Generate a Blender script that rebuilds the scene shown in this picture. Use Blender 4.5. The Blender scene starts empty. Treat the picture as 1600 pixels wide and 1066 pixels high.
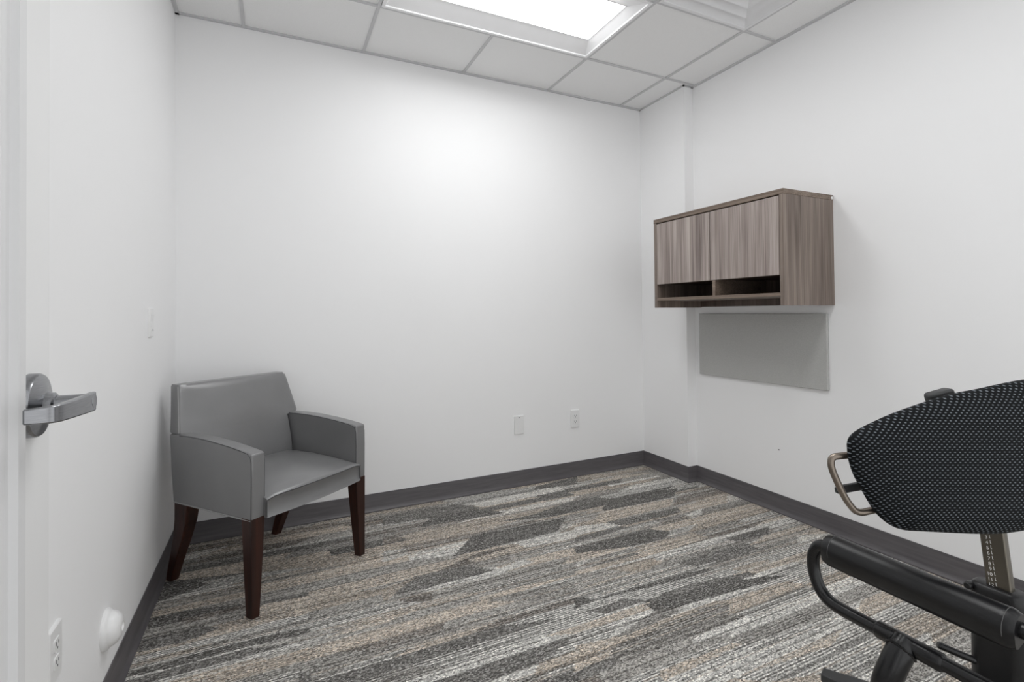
import bpy, bmesh, math, random
from mathutils import Vector, Matrix

random.seed(7)
S = bpy.context.scene
COL = S.collection
PI = math.pi

# ------------------------------------------------------------------ room numbers (metres)
H = 2.6545            # ceiling height
XL = -2.9303          # left wall
XR = 0.0778           # right wall (behind the chase)
CD = 0.4535           # length of the chase in the right corner (face at x = 0)
YF = -2.95            # room face of the front wall (door wall)
T = 0.6096            # ceiling module
GA, GB = 0.1897, 0.4894   # offsets of the ceiling grid from the corner


# ------------------------------------------------------------------ materials
def lin(c):
    c = c / 255.0
    return c / 12.92 if c <= 0.04045 else ((c + 0.055) / 1.055) ** 2.4


def rgb(r, g, b):
    return (lin(r), lin(g), lin(b), 1.0)


class NT:
    def __init__(self, name):
        self.m = bpy.data.materials.new(name)
        self.m.use_nodes = True
        self.t = self.m.node_tree
        self.b = self.t.nodes['Principled BSDF']

    def n(self, kind, **kw):
        nd = self.t.nodes.new(kind)
        for k, v in kw.items():
            if k.startswith('i_'):
                nd.inputs[k[2:].replace('_', ' ')].default_value = v
            else:
                setattr(nd, k, v)
        return nd

    def l(self, a, b):
        self.t.links.new(a, b)

    def coords(self, scale=(1, 1, 1), loc=(0, 0, 0), rot=(0, 0, 0), kind='Object'):
        tc = self.n('ShaderNodeTexCoord')
        mp = self.n('ShaderNodeMapping')
        mp.inputs['Scale'].default_value = scale
        mp.inputs['Location'].default_value = loc
        mp.inputs['Rotation'].default_value = rot
        self.l(tc.outputs[kind], mp.inputs['Vector'])
        return mp.outputs['Vector']

    def noise(self, vec, scale, detail=2.0, rough=0.5, dist=0.0):
        nd = self.n('ShaderNodeTexNoise')
        nd.inputs['Scale'].default_value = scale
        nd.inputs['Detail'].default_value = detail
        nd.inputs['Roughness'].default_value = rough
        nd.inputs['Distortion'].default_value = dist
        if vec is not None:
            self.l(vec, nd.inputs['Vector'])
        return nd.outputs['Fac']

    def ramp(self, fac, stops, interp='LINEAR'):
        nd = self.n('ShaderNodeValToRGB')
        nd.color_ramp.interpolation = interp
        e = nd.color_ramp.elements
        while len(e) < len(stops):
            e.new(0.5)
        for i, (p, c) in enumerate(stops):
            e[i].position = p
            e[i].color = c
        self.l(fac, nd.inputs['Fac'])
        return nd.outputs['Color']

    def math(self, op, a, b=None):
        nd = self.n('ShaderNodeMath', operation=op)
        for i, x in enumerate((a, b)):
            if x is None:
                continue
            if isinstance(x, (int, float)):
                nd.inputs[i].default_value = x
            else:
                self.l(x, nd.inputs[i])
        return nd.outputs[0]

    def mix(self, fac, a, b, mode='MIX'):
        nd = self.n('ShaderNodeMix', data_type='RGBA', blend_type=mode)
        for sock, x in ((nd.inputs['Factor'], fac), (nd.inputs['A'], a), (nd.inputs['B'], b)):
            pass
        fi = nd.inputs[0]
        ai, bi = nd.inputs[6], nd.inputs[7]
        for sock, x in ((fi, fac), (ai, a), (bi, b)):
            if isinstance(x, (int, float, tuple)):
                sock.default_value = x
            else:
                self.l(x, sock)
        return nd.outputs[2]

    def bump(self, height, strength=0.2, dist=0.01):
        nd = self.n('ShaderNodeBump')
        nd.inputs['Strength'].default_value = strength
        nd.inputs['Distance'].default_value = dist
        self.l(height, nd.inputs['Height'])
        self.l(nd.outputs['Normal'], self.b.inputs['Normal'])

    def set(self, color=None, rough=None, metal=None, spec=None, coat=None):
        b = self.b
        if color is not None:
            if isinstance(color, tuple):
                b.inputs['Base Color'].default_value = color
            else:
                self.l(color, b.inputs['Base Color'])
        if rough is not None:
            b.inputs['Roughness'].default_value = rough
        if metal is not None:
            b.inputs['Metallic'].default_value = metal
        if spec is not None:
            b.inputs['Specular IOR Level'].default_value = spec
        if coat is not None:
            b.inputs['Coat Weight'].default_value = coat
        return self.m


def mat_paint(name, c, rough=0.6, tex=170, bump=0.06):
    k = NT(name)
    v = k.coords()
    n1 = k.noise(v, 1.3, 3)
    col = k.ramp(n1, [(0.3, tuple(x * 0.985 for x in c[:3]) + (1,)), (0.7, c)])
    k.bump(k.noise(v, tex, 3, 0.6), bump, 0.002)
    return k.set(col, rough, spec=0.3)


def mat_plain(name, c, rough=0.5, metal=0.0, spec=0.5, tex=0, bump=0.1, var=0.06, coat=None):
    k = NT(name)
    v = k.coords()
    n1 = k.noise(v, 14, 3)
    col = k.ramp(n1, [(0.3, tuple(x * (1 - var) for x in c[:3]) + (1,)), (0.7, tuple(min(1, x * (1 + var)) for x in c[:3]) + (1,))])
    if tex:
        k.bump(k.noise(v, tex, 3, 0.6), bump, 0.002)
    return k.set(col, rough, metal, spec, coat)


def mat_wood(name, dark, mid, light, grain='z', seed=0.0):
    k = NT(name)
    st = {'z': (22, 22, 0.7), 'y': (22, 0.7, 22), 'x': (0.7, 22, 22)}[grain]
    fine = {'z': (190, 190, 2.2), 'y': (190, 2.2, 190), 'x': (2.2, 190, 190)}[grain]
    v = k.coords(st, (seed, seed * 2.3, seed * 0.7))
    f = k.coords(fine, (seed * 3, seed, seed))
    big = k.noise(v, 1.0, 4, 0.55, 0.6)
    fn = k.noise(f, 1.0, 3, 0.65)
    c1 = k.ramp(big, [(0.30, dark), (0.48, mid), (0.68, light)])
    c2 = k.ramp(fn, [(0.34, (0.66, 0.64, 0.62, 1)), (0.60, (1.16, 1.16, 1.16, 1))])
    col = k.mix(1.0, c1, c2, 'MULTIPLY')
    k.bump(fn, 0.08, 0.001)
    return k.set(col, 0.42, spec=0.35)


WALL = mat_paint('wall_paint', (0.87, 0.87, 0.875, 1))
TILE = NT('ceiling_tile')
_v = TILE.coords()
_s = TILE.noise(_v, 420, 2, 0.7)
TILE.set(TILE.ramp(_s, [(0.30, (0.76, 0.76, 0.76, 1)), (0.5, (0.84, 0.84, 0.84, 1))]), 0.9, spec=0.1)
TILE.bump(_s, 0.25, 0.002)
TILE = TILE.m
GRIDM = mat_plain('ceiling_grid_steel', (0.55, 0.55, 0.56, 1), 0.5, var=0.02)
FIXT = mat_plain('fixture_white_enamel', (0.84, 0.84, 0.85, 1), 0.4, var=0.01)
VENTM = mat_plain('vent_white_enamel', (0.76, 0.76, 0.77, 1), 0.45, var=0.01)
PLASTIC = mat_plain('white_plastic', (0.80, 0.80, 0.80, 1), 0.3, var=0.01)
SLOT = mat_plain('dark_slot', (0.03, 0.03, 0.03, 1), 0.6)
DOORP = mat_paint('door_paint', (0.80, 0.80, 0.80, 1), 0.35, 60, 0.02)
STEEL = NT('brushed_steel')
_v = STEEL.coords((30, 30, 500))
_n = STEEL.noise(_v, 2.0, 3)
STEEL.set(STEEL.ramp(_n, [(0.3, rgb(140, 141, 144)), (0.7, rgb(156, 157, 160))]), 0.24, 1.0)
STEEL = STEEL.m
GLASS = NT('door_glass')
GLASS.set((0.95, 0.97, 0.97, 1), 0.02)
GLASS.b.inputs['Transmission Weight'].default_value = 1.0
GLASS = GLASS.m
BASE = NT('vinyl_base')
_v = BASE.coords((1, 1, 14))
_n = BASE.noise(_v, 6, 3)
BASE.set(BASE.ramp(_n, [(0.3, rgb(82, 79, 82)), (0.7, rgb(96, 93, 95))]), 0.42, spec=0.4)
BASE = BASE.m
# upholstery
VINYL = NT('grey_vinyl')
_v = VINYL.coords()
_n = VINYL.noise(_v, 5, 3)
VINYL.bump(VINYL.noise(_v, 420, 3, 0.6), 0.10, 0.001)
VINYL.set(VINYL.ramp(_n, [(0.3, rgb(112, 112, 113)), (0.7, rgb(119, 119, 120))]), 0.30, spec=1.0)
VINYL = VINYL.m
SEAM = mat_plain('dark_seam_thread', rgb(62, 62, 64), 0.6)
WELT = mat_plain('light_grey_welt', rgb(150, 150, 150), 0.5)
ESPR = mat_wood('espresso_wood', rgb(30, 15, 11), rgb(48, 24, 17), rgb(66, 33, 23), 'z', 3.0)
WOOD_A = mat_wood('walnut_laminate_door', rgb(122, 111, 107), rgb(150, 139, 134), rgb(172, 162, 156), 'z', 1.7)
WOOD_A2 = mat_wood('walnut_laminate_door_2', rgb(124, 113, 109), rgb(150, 139, 134), rgb(172, 162, 157), 'z', 5.3)
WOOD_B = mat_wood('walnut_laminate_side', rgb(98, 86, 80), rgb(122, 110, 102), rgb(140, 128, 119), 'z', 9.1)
WOOD_E = mat_wood('walnut_laminate_edge', rgb(104, 90, 80), rgb(120, 106, 95), rgb(132, 118, 106), 'y', 4.4)
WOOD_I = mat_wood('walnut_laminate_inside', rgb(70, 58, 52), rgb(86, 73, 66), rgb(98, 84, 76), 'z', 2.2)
FELT = NT('grey_board_fabric')
_v = FELT.coords()
_n = FELT.noise(_v, 300, 3, 0.8)
FELT.set(FELT.ramp(_n, [(0.25, rgb(168, 168, 166)), (0.75, rgb(194, 194, 192))]), 0.95, spec=0.1)
FELT.bump(_n, 0.4, 0.002)
FELT = FELT.m
FELT_E = mat_plain('board_edge', rgb(140, 140, 139), 0.8)
# machine
BLACKP = mat_plain('black_powder_coat', (0.006, 0.006, 0.007, 1), 0.26, tex=600, bump=0.08, spec=0.5)
BLACKV = mat_plain('black_vinyl', (0.005, 0.005, 0.006, 1), 0.34, tex=260, bump=0.10, spec=0.5)
BLACKPL = mat_plain('black_plastic', (0.007, 0.007, 0.008, 1), 0.34, tex=500, bump=0.15)
GREYPL = mat_plain('charcoal_plastic', (0.035, 0.036, 0.037, 1), 0.45)
STITCH = mat_plain('grey_stitching', (0.12, 0.12, 0.12, 1), 0.7)
BRONZE = mat_plain('bronze_metal', rgb(134, 124, 114), 0.30, 0.9, var=0.03)
POSTM = mat_plain('bronze_grey_post', rgb(112, 107, 98), 0.34, 0.85, var=0.03)
WHITEINK = mat_plain('white_ink', (0.85, 0.85, 0.83, 1), 0.6)
LENS = NT('lit_lens')
LENS.set((0.9, 0.9, 0.9, 1), 0.6)
LENS.b.inputs['Emission Color'].default_value = (0.992, 1.0, 1.0, 1)
LENS.b.inputs['Emission Strength'].default_value = 7.3
LENS = LENS.m

# mesh cloth: staggered pale loops on a near-black knit, in the pad's own plane
MESHC = NT('black_spacer_mesh')
tc = MESHC.n('ShaderNodeTexCoord')
sp = MESHC.n('ShaderNodeSeparateXYZ')
MESHC.l(tc.outputs['Object'], sp.inputs['Vector'])
px_, py_ = 0.0112, 0.0058
row = MESHC.math('DIVIDE', sp.outputs['Z'], py_)
rid = MESHC.math('FLOOR', row)
odd = MESHC.math('MULTIPLY', MESHC.math('FLOORED_MODULO', rid, 2.0), 0.5)
cx = MESHC.math('ADD', MESHC.math('DIVIDE', sp.outputs['X'], px_), odd)
fx = MESHC.math('ABSOLUTE', MESHC.math('SUBTRACT', MESHC.math('FRACT', cx), 0.5))
fz = MESHC.math('ABSOLUTE', MESHC.math('SUBTRACT', MESHC.math('FRACT', row), 0.5))
d2 = MESHC.math('ADD', MESHC.math('POWER', MESHC.math('DIVIDE', fx, 0.27), 2.0), MESHC.math('POWER', MESHC.math('DIVIDE', fz, 0.30), 2.0))
dot = MESHC.math('SUBTRACT', 1.0, d2)
dotc = MESHC.n('ShaderNodeClamp')
MESHC.l(dot, dotc.inputs['Value'])
nz = MESHC.noise(tc.outputs['Object'], 500, 1)
colr = MESHC.ramp(MESHC.math('MULTIPLY', dotc.outputs[0], MESHC.math('ADD', nz, 0.5)), [(0.05, (0.004, 0.005, 0.006, 1)), (0.8, (0.17, 0.19, 0.21, 1))])
MESHC.set(colr, 0.6, spec=0.12)
MESHC.bump(dotc.outputs[0], 0.6, 0.003)
MESHC = MESHC.m


# ------------------------------------------------------------------ mesh helpers
def link(name, bm, mat, parent=None, smooth=False, loc=None, rot=None, bevel=0.0, segs=2, angle=35):
    """One mesh object from a bmesh given in the parent's local space."""
    bmesh.ops.recalc_face_normals(bm, faces=bm.faces[:])
    me = bpy.data.meshes.new(name)
    bm.to_mesh(me)
    bm.free()
    mats = mat if isinstance(mat, (list, tuple)) else [mat]
    for m in mats:
        me.materials.append(m)
    o = bpy.data.objects.new(name, me)
    COL.objects.link(o)
    if parent is not None:
        o.parent = parent
    if loc is not None:
        o.location = loc
    if rot is not None:
        o.rotation_euler = rot
    if bevel > 0:
        md = o.modifiers.new('soft_edges', 'BEVEL')
        md.width = bevel
        md.segments = segs
        md.limit_method = 'ANGLE'
        md.angle_limit = math.radians(angle)
        md.harden_normals = False
    if smooth:
        for p in me.polygons:
            p.use_smooth = True
        me.set_sharp_from_angle(angle=math.radians(angle + 10))
    return o


def tag(o, label=None, cat=None, group=None, kind=None):
    if label:
        o['label'] = label
    if cat:
        o['category'] = cat
    if group:
        o['group'] = group
    if kind:
        o['kind'] = kind
    return o


def thing(name, loc, label, cat, group=None, rz=0.0):
    o = bpy.data.objects.new(name, None)
    o.empty_display_size = 0.1
    COL.objects.link(o)
    o.location = loc
    o.rotation_euler = (0, 0, rz)
    return tag(o, label, cat, group)


def copy_tree(o, parent=None):
    c = o.copy()
    COL.objects.link(c)
    if parent is not None:
        c.parent = parent
    for ch in list(o.children):
        copy_tree(ch, c)
    return c


def box(bm, a, b, mi=0):
    x0, y0, z0 = a
    x1, y1, z1 = b
    v = [bm.verts.new(p) for p in ((x0, y0, z0), (x1, y0, z0), (x1, y1, z0), (x0, y1, z0), (x0, y0, z1), (x1, y0, z1), (x1, y1, z1), (x0, y1, z1))]
    for f in ((0, 3, 2, 1), (4, 5, 6, 7), (0, 1, 5, 4), (1, 2, 6, 5), (2, 3, 7, 6), (3, 0, 4, 7)):
        bm.faces.new([v[i] for i in f]).material_index = mi


def quad(bm, pts, mi=0):
    f = bm.faces.new([bm.verts.new(p) for p in pts])
    f.material_index = mi
    return f


def prism(bm, poly, axis, a, b):
    """Extrude a 2-D polygon along axis (0, 1, 2) between a and b."""
    def P(p, t):
        return {0: (t, p[0], p[1]), 1: (p[0], t, p[1]), 2: (p[0], p[1], t)}[axis]
    va = [bm.verts.new(P(p, a)) for p in poly]
    vb = [bm.verts.new(P(p, b)) for p in poly]
    n = len(poly)
    bm.faces.new(va)
    bm.faces.new(vb[::-1])
    for i in range(n):
        bm.faces.new((va[i], vb[i], vb[(i + 1) % n], va[(i + 1) % n]))


def loft(bm, rings, cap=True, closed=True):
    R = [[bm.verts.new(p) for p in r] for r in rings]
    n = len(R[0])
    for a, b in zip(R, R[1:]):
        for i in range(n if closed else n - 1):
            j = (i + 1) % n
            bm.faces.new((a[i], a[j], b[j], b[i]))
    if cap:
        bm.faces.new(R[0][::-1])
        bm.faces.new(R[-1])
    return R


def spline(pts, per=8):
    P = [Vector(p) for p in pts]
    out = []
    for i in range(len(P) - 1):
        p0 = P[i - 1] if i else P[0] * 2 - P[1]
        p1, p2 = P[i], P[i + 1]
        p3 = P[i + 2] if i + 2 < len(P) else P[-1] * 2 - P[-2]
        for k in range(per):
            t = k / per
            out.append(0.5 * ((2 * p1) + (p2 - p0) * t + (2 * p0 - 5 * p1 + 4 * p2 - p3) * t * t + (3 * p1 - p0 - 3 * p2 + p3) * t ** 3))
    out.append(P[-1])
    return out


def tube(bm, path, r, seg=20, cap=True, radii=None):
    path = [Vector(p) for p in path]
    rings = []
    t0 = (path[1] - path[0]).normalized()
    up = Vector((0, 0, 1)) if abs(t0.z) < 0.9 else Vector((1, 0, 0))
    nrm = (up - t0 * up.dot(t0)).normalized()
    for i, p in enumerate(path):
        a = path[max(0, i - 1)]
        b = path[min(len(path) - 1, i + 1)]
        t = (b - a).normalized()
        nrm = (nrm - t * nrm.dot(t)).normalized()
        bi = t.cross(nrm)
        rr = radii[i] if radii else r
        rings.append([p + (nrm * math.cos(2 * PI * k / seg) + bi * math.sin(2 * PI * k / seg)) * rr for k in range(seg)])
    loft(bm, rings, cap)


def lathe(bm, prof, seg=40, axis='x', origin=(0, 0, 0)):
    """Revolve (distance along axis, radius) about an axis."""
    ox, oy, oz = origin
    rings = []
    for h, r in prof:
        ring = []
        for k in range(seg):
            c, s = math.cos(2 * PI * k / seg) * r, math.sin(2 * PI * k / seg) * r
            ring.append({'x': (ox + h, oy + c, oz + s), 'y': (ox + c, oy + h, oz + s), 'z': (ox + c, oy + s, oz + h)}[axis])
        rings.append(ring)
    loft(bm, rings)


def rrect(w, d, r, seg=5, cx=0.0, cy=0.0):
    out = []
    for sx, sy, a0 in ((1, 1, 0), (-1, 1, 90), (-1, -1, 180), (1, -1, 270)):
        for k in range(seg + 1):
            a = math.radians(a0 + 90 * k / seg)
            out.append((cx + sx * (w - r) + r * math.cos(a), cy + sy * (d - r) + r * math.sin(a)))
    return out


# ------------------------------------------------------------------ camera
cam_d = bpy.data.cameras.new('camera')
cam = bpy.data.objects.new('camera', cam_d)
COL.objects.link(cam)
S.camera = cam
yaw, pitch, roll = 0.4508, 0.0119, -0.0089
cam_d.sensor_fit = 'HORIZONTAL'
cam_d.sensor_width = 36.0
cam_d.lens = 36.0 * 789.6 / 1600.0
cam_d.shift_x = -9.69 / 1600.0
cam_d.shift_y = -53.32 / 1600.0
cam_d.clip_start = 0.01
fw = Vector((math.sin(yaw) * math.cos(pitch), math.cos(yaw) * math.cos(pitch), math.sin(pitch)))
rt = Vector((math.cos(yaw), -math.sin(yaw), 0))
up = rt.cross(fw)
r2 = rt * math.cos(roll) + up * math.sin(roll)
u2 = up * math.cos(roll) - rt * math.sin(roll)
M = Matrix((r2, u2, -fw)).transposed().to_4x4()
M.translation = Vector((-2.4901, -3.0104, 1.1389))
cam.matrix_world = M

# ------------------------------------------------------------------ floor: carpet planks with woven shards
# Pattern cells are rows of loops running along x; each shard is (tone, world outline on the floor).
TONES = {'D': (116, 114, 111), 'K': (132, 126, 120), 'M': (163, 160, 155), 'B': (189, 179, 167), 'L': (208, 206, 201), 'S': (214, 212, 207)}
SHARDS = [
    ('D', [(-1.935, -0.108), (-1.515, -0.123), (-1.396, -0.247), (-1.698, -0.248), (-1.957, -0.223)]),
    ('D', [(-1.791, -0.342), (-1.688, -0.234), (-1.415, -0.257), (-1.313, -0.369), (-1.429, -0.367)]),
    ('B', [(-1.866, -0.386), (-1.435, -0.382), (-1.442, -0.433), (-1.483, -0.482), (-1.900, -0.476)]),
    ('K', [(-1.989, -0.386), (-1.885, -0.360), (-1.924, -0.449), (-2.004, -0.467)]),
    ('K', [(-1.923, -0.523), (-1.533, -0.539), (-1.597, -0.586), (-1.922, -0.593)]),
    ('L', [(-1.925, -0.631), (-1.596, -0.601), (-1.720, -0.722), (-1.926, -0.682)]),
    ('D', [(-1.728, -0.731), (-1.576, -0.565), (-1.038, -0.585), (-1.177, -0.721), (-1.675, -0.732)]),
    ('L', [(-1.414, -0.738), (-1.068, -0.744), (-1.121, -0.828), (-1.384, -0.811)]),
    ('L', [(-1.452, -0.156), (-0.819, -0.132), (-0.818, -0.208), (-1.383, -0.233)]),
    ('D', [(-0.944, -0.067), (-0.610, -0.022), (-0.689, -0.147), (-0.989, -0.120)]),
    ('D', [(-1.415, -0.257), (-0.841, -0.245), (-0.796, -0.315), (-1.360, -0.306)]),
    ('D', [(-2.053, -0.919), (-1.937, -0.831), (-1.714, -0.839), (-1.615, -0.937), (-1.925, -0.944), (-2.046, -0.932)]),
    ('L', [(-1.952, -0.950), (-1.615, -0.937), (-1.462, -0.904), (-1.428, -0.947), (-1.674, -0.986), (-1.917, -0.968)]),
    ('L', [(-2.017, -0.531), (-1.923, -0.551), (-1.927, -0.617), (-2.038, -0.638)]),
    ('M', [(-1.883, -1.005), (-1.543, -1.008), (-1.253, -1.036), (-1.324, -1.129), (-1.588, -1.103), (-1.846, -1.033)]),
    ('B', [(-2.081, -0.865), (-1.944, -0.839), (-2.023, -0.894), (-2.090, -0.958), (-2.100, -0.959)]),
    ('K', [(-2.041, -0.974), (-1.915, -0.979), (-1.929, -1.045), (-2.044, -0.987)]),
    ('M', [(-1.725, -1.123), (-1.341, -1.176), (-1.390, -1.253), (-1.547, -1.237), (-1.717, -1.152)]),
    ('B', [(-1.911, 0.017), (-1.620, -0.027), (-1.561, -0.079), (-1.928, -0.073)]),
    ('B', [(-1.685, -0.792), (-1.399, -0.775), (-1.426, -0.817), (-1.654, -0.833)]),
    ('D', [(-2.931, -0.387), (-2.846, -0.408), (-2.750, -0.489), (-2.774, -0.508), (-2.917, -0.563), (-2.919, -0.486)]),
    ('D', [(-2.920, -0.823), (-2.739, -0.816), (-2.674, -0.864), (-2.779, -0.901), (-2.920, -0.893)]),
    ('S', [(-2.917, -0.921), (-2.378, -0.906), (-2.380, -0.947), (-2.914, -0.955)]),
    ('D', [(-2.905, -0.996), (-2.684, -0.991), (-2.462, -0.994), (-2.383, -1.010), (-2.385, -1.040), (-2.611, -1.027), (-2.781, -1.034), (-2.909, -1.024)]),
    ('B', [(-2.651, -1.135), (-2.428, -1.133), (-2.390, -1.124), (-2.392, -1.157), (-2.500, -1.161), (-2.651, -1.173)]),
    ('B', [(-2.425, -0.811), (-2.372, -0.809), (-2.378, -0.915), (-2.420, -0.911)]),
    ('L', [(-2.466, -1.228), (-2.421, -1.232), (-2.426, -1.285), (-2.513, -1.242)]),
    ('D', [(-2.421, -1.256), (-2.396, -1.244), (-2.399, -1.298), (-2.423, -1.287)]),
    ('K', [(-2.802, -0.735), (-2.587, -0.739), (-2.590, -0.764), (-2.781, -0.779)]),
    ('D', [(-2.528, -0.741), (-2.369, -0.753), (-2.371, -0.782), (-2.527, -0.769)]),
    ('M', [(-2.917, -0.563), (-2.637, -0.587), (-2.596, -0.629), (-2.918, -0.626)]),
    ('D', [(-0.792, -0.590), (-0.709, -0.509), (-0.160, -0.514), (-0.285, -0.616), (-0.778, -0.617)]),
    ('B', [(-0.906, -0.683), (-0.802, -0.604), (-0.300, -0.632), (-0.413, -0.724), (-0.872, -0.736)]),
    ('D', [(-0.866, -0.739), (-0.389, -0.757), (-0.415, -0.813), (-0.788, -0.814), (-0.848, -0.800)]),
    ('L', [(-1.050, -0.714), (-0.876, -0.752), (-0.820, -0.815), (-1.104, -0.800)]),
    ('D', [(-1.119, -0.824), (-0.863, -0.809), (-0.784, -0.850), (-1.147, -0.869)]),
    ('D', [(-1.175, -0.912), (-0.731, -0.910), (-0.651, -0.984), (-0.730, -1.036), (-0.919, -1.028), (-1.208, -0.964)]),
    ('M', [(-1.238, -1.052), (-0.932, -1.035), (-0.915, -1.086), (-1.139, -1.089)]),
    ('B', [(-0.966, -1.087), (-0.867, -1.054), (-0.562, -1.045), (-0.529, -1.124), (-0.894, -1.137)]),
    ('L', [(-0.421, -0.857), (-0.273, -0.836), (-0.320, -0.890), (-0.417, -0.915)]),
    ('M', [(-0.286, -0.849), (-0.047, -0.849), (-0.052, -0.888), (-0.332, -0.903)]),
    ('K', [(-0.394, -0.733), (-0.238, -0.618), (0.040, -0.642), (0.086, -0.714), (-0.356, -0.732)]),
    ('D', [(-0.470, -1.169), (-0.151, -1.173), (-0.226, -1.231), (-0.433, -1.217)]),
    ('D', [(-0.846, -1.250), (-0.423, -1.251), (-0.410, -1.329), (-0.793, -1.313)]),
    ('S', [(-0.907, -1.169), (-0.459, -1.174), (-0.454, -1.221), (-0.911, -1.205)]),
    ('L', [(-1.384, -1.243), (-1.076, -1.240), (-0.858, -1.256), (-0.796, -1.323), (-1.010, -1.317), (-1.386, -1.291)]),
    ('D', [(-1.362, -1.322), (-1.023, -1.332), (-0.781, -1.343), (-0.760, -1.365), (-0.985, -1.362), (-1.301, -1.334)]),
    ('B', [(-1.158, -1.152), (-0.927, -1.159), (-0.908, -1.218), (-1.069, -1.232), (-1.161, -1.174)]),
    ('M', [(-1.314, -1.131), (-1.174, -1.156), (-1.083, -1.225), (-1.255, -1.226), (-1.370, -1.220)]),
    ('D', [(-1.191, -1.426), (-0.961, -1.406), (-0.637, -1.450), (-0.622, -1.480), (-0.835, -1.480), (-1.085, -1.470)]),
    ('B', [(-0.677, -1.395), (-0.456, -1.410), (-0.523, -1.462), (-0.633, -1.452)]),
    ('B', [(-0.904, -1.589), (-0.699, -1.599), (-0.779, -1.661), (-0.944, -1.635)]),
    ('M', [(-1.043, -1.554), (-0.914, -1.575), (-0.929, -1.612), (-0.984, -1.615)]),
    ('D', [(-1.408, -1.280), (-1.382, -1.293), (-1.362, -1.331), (-1.447, -1.342)]),
    ('D', [(-1.411, -1.378), (-1.242, -1.372), (-1.186, -1.420), (-1.363, -1.419)]),
    ('M', [(-1.422, -1.552), (-1.166, -1.489), (-1.037, -1.506), (-1.151, -1.542), (-1.367, -1.560)]),
    ('D', [(-1.194, -1.439), (-1.092, -1.442), (-0.867, -1.450), (-0.618, -1.504), (-0.521, -1.538), (-0.627, -1.542), (-1.045, -1.514), (-1.184, -1.492)]),
    ('M', [(-1.510, -1.635), (-1.433, -1.585), (-1.207, -1.569), (-0.909, -1.571), (-0.919, -1.602), (-0.992, -1.644), (-1.249, -1.648), (-1.459, -1.652)]),
    ('B', [(-0.881, -1.560), (-0.568, -1.572), (-0.508, -1.630), (-0.905, -1.620)]),
    ('S', [(-0.917, -1.637), (-0.496, -1.650), (-0.519, -1.692), (-0.915, -1.672)]),
    ('M', [(-1.067, -1.740), (-0.976, -1.736), (-0.614, -1.755), (-0.581, -1.783), (-0.631, -1.815), (-1.034, -1.784)]),
    ('B', [(-1.565, -1.528), (-1.422, -1.552), (-1.510, -1.627), (-1.631, -1.632)]),
    ('B', [(-1.396, -1.750), (-1.092, -1.755), (-1.053, -1.775), (-1.407, -1.791)]),
    ('M', [(-1.575, -1.699), (-1.504, -1.696), (-1.049, -1.710), (-1.065, -1.731), (-1.358, -1.736), (-1.554, -1.720)]),
    ('S', [(-1.041, -1.790), (-0.641, -1.821), (-0.678, -1.845), (-1.042, -1.817)]),
    ('S', [(-1.203, -1.877), (-0.790, -1.916), (-0.554, -1.938), (-0.746, -2.042), (-1.129, -1.933)]),
]


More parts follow.
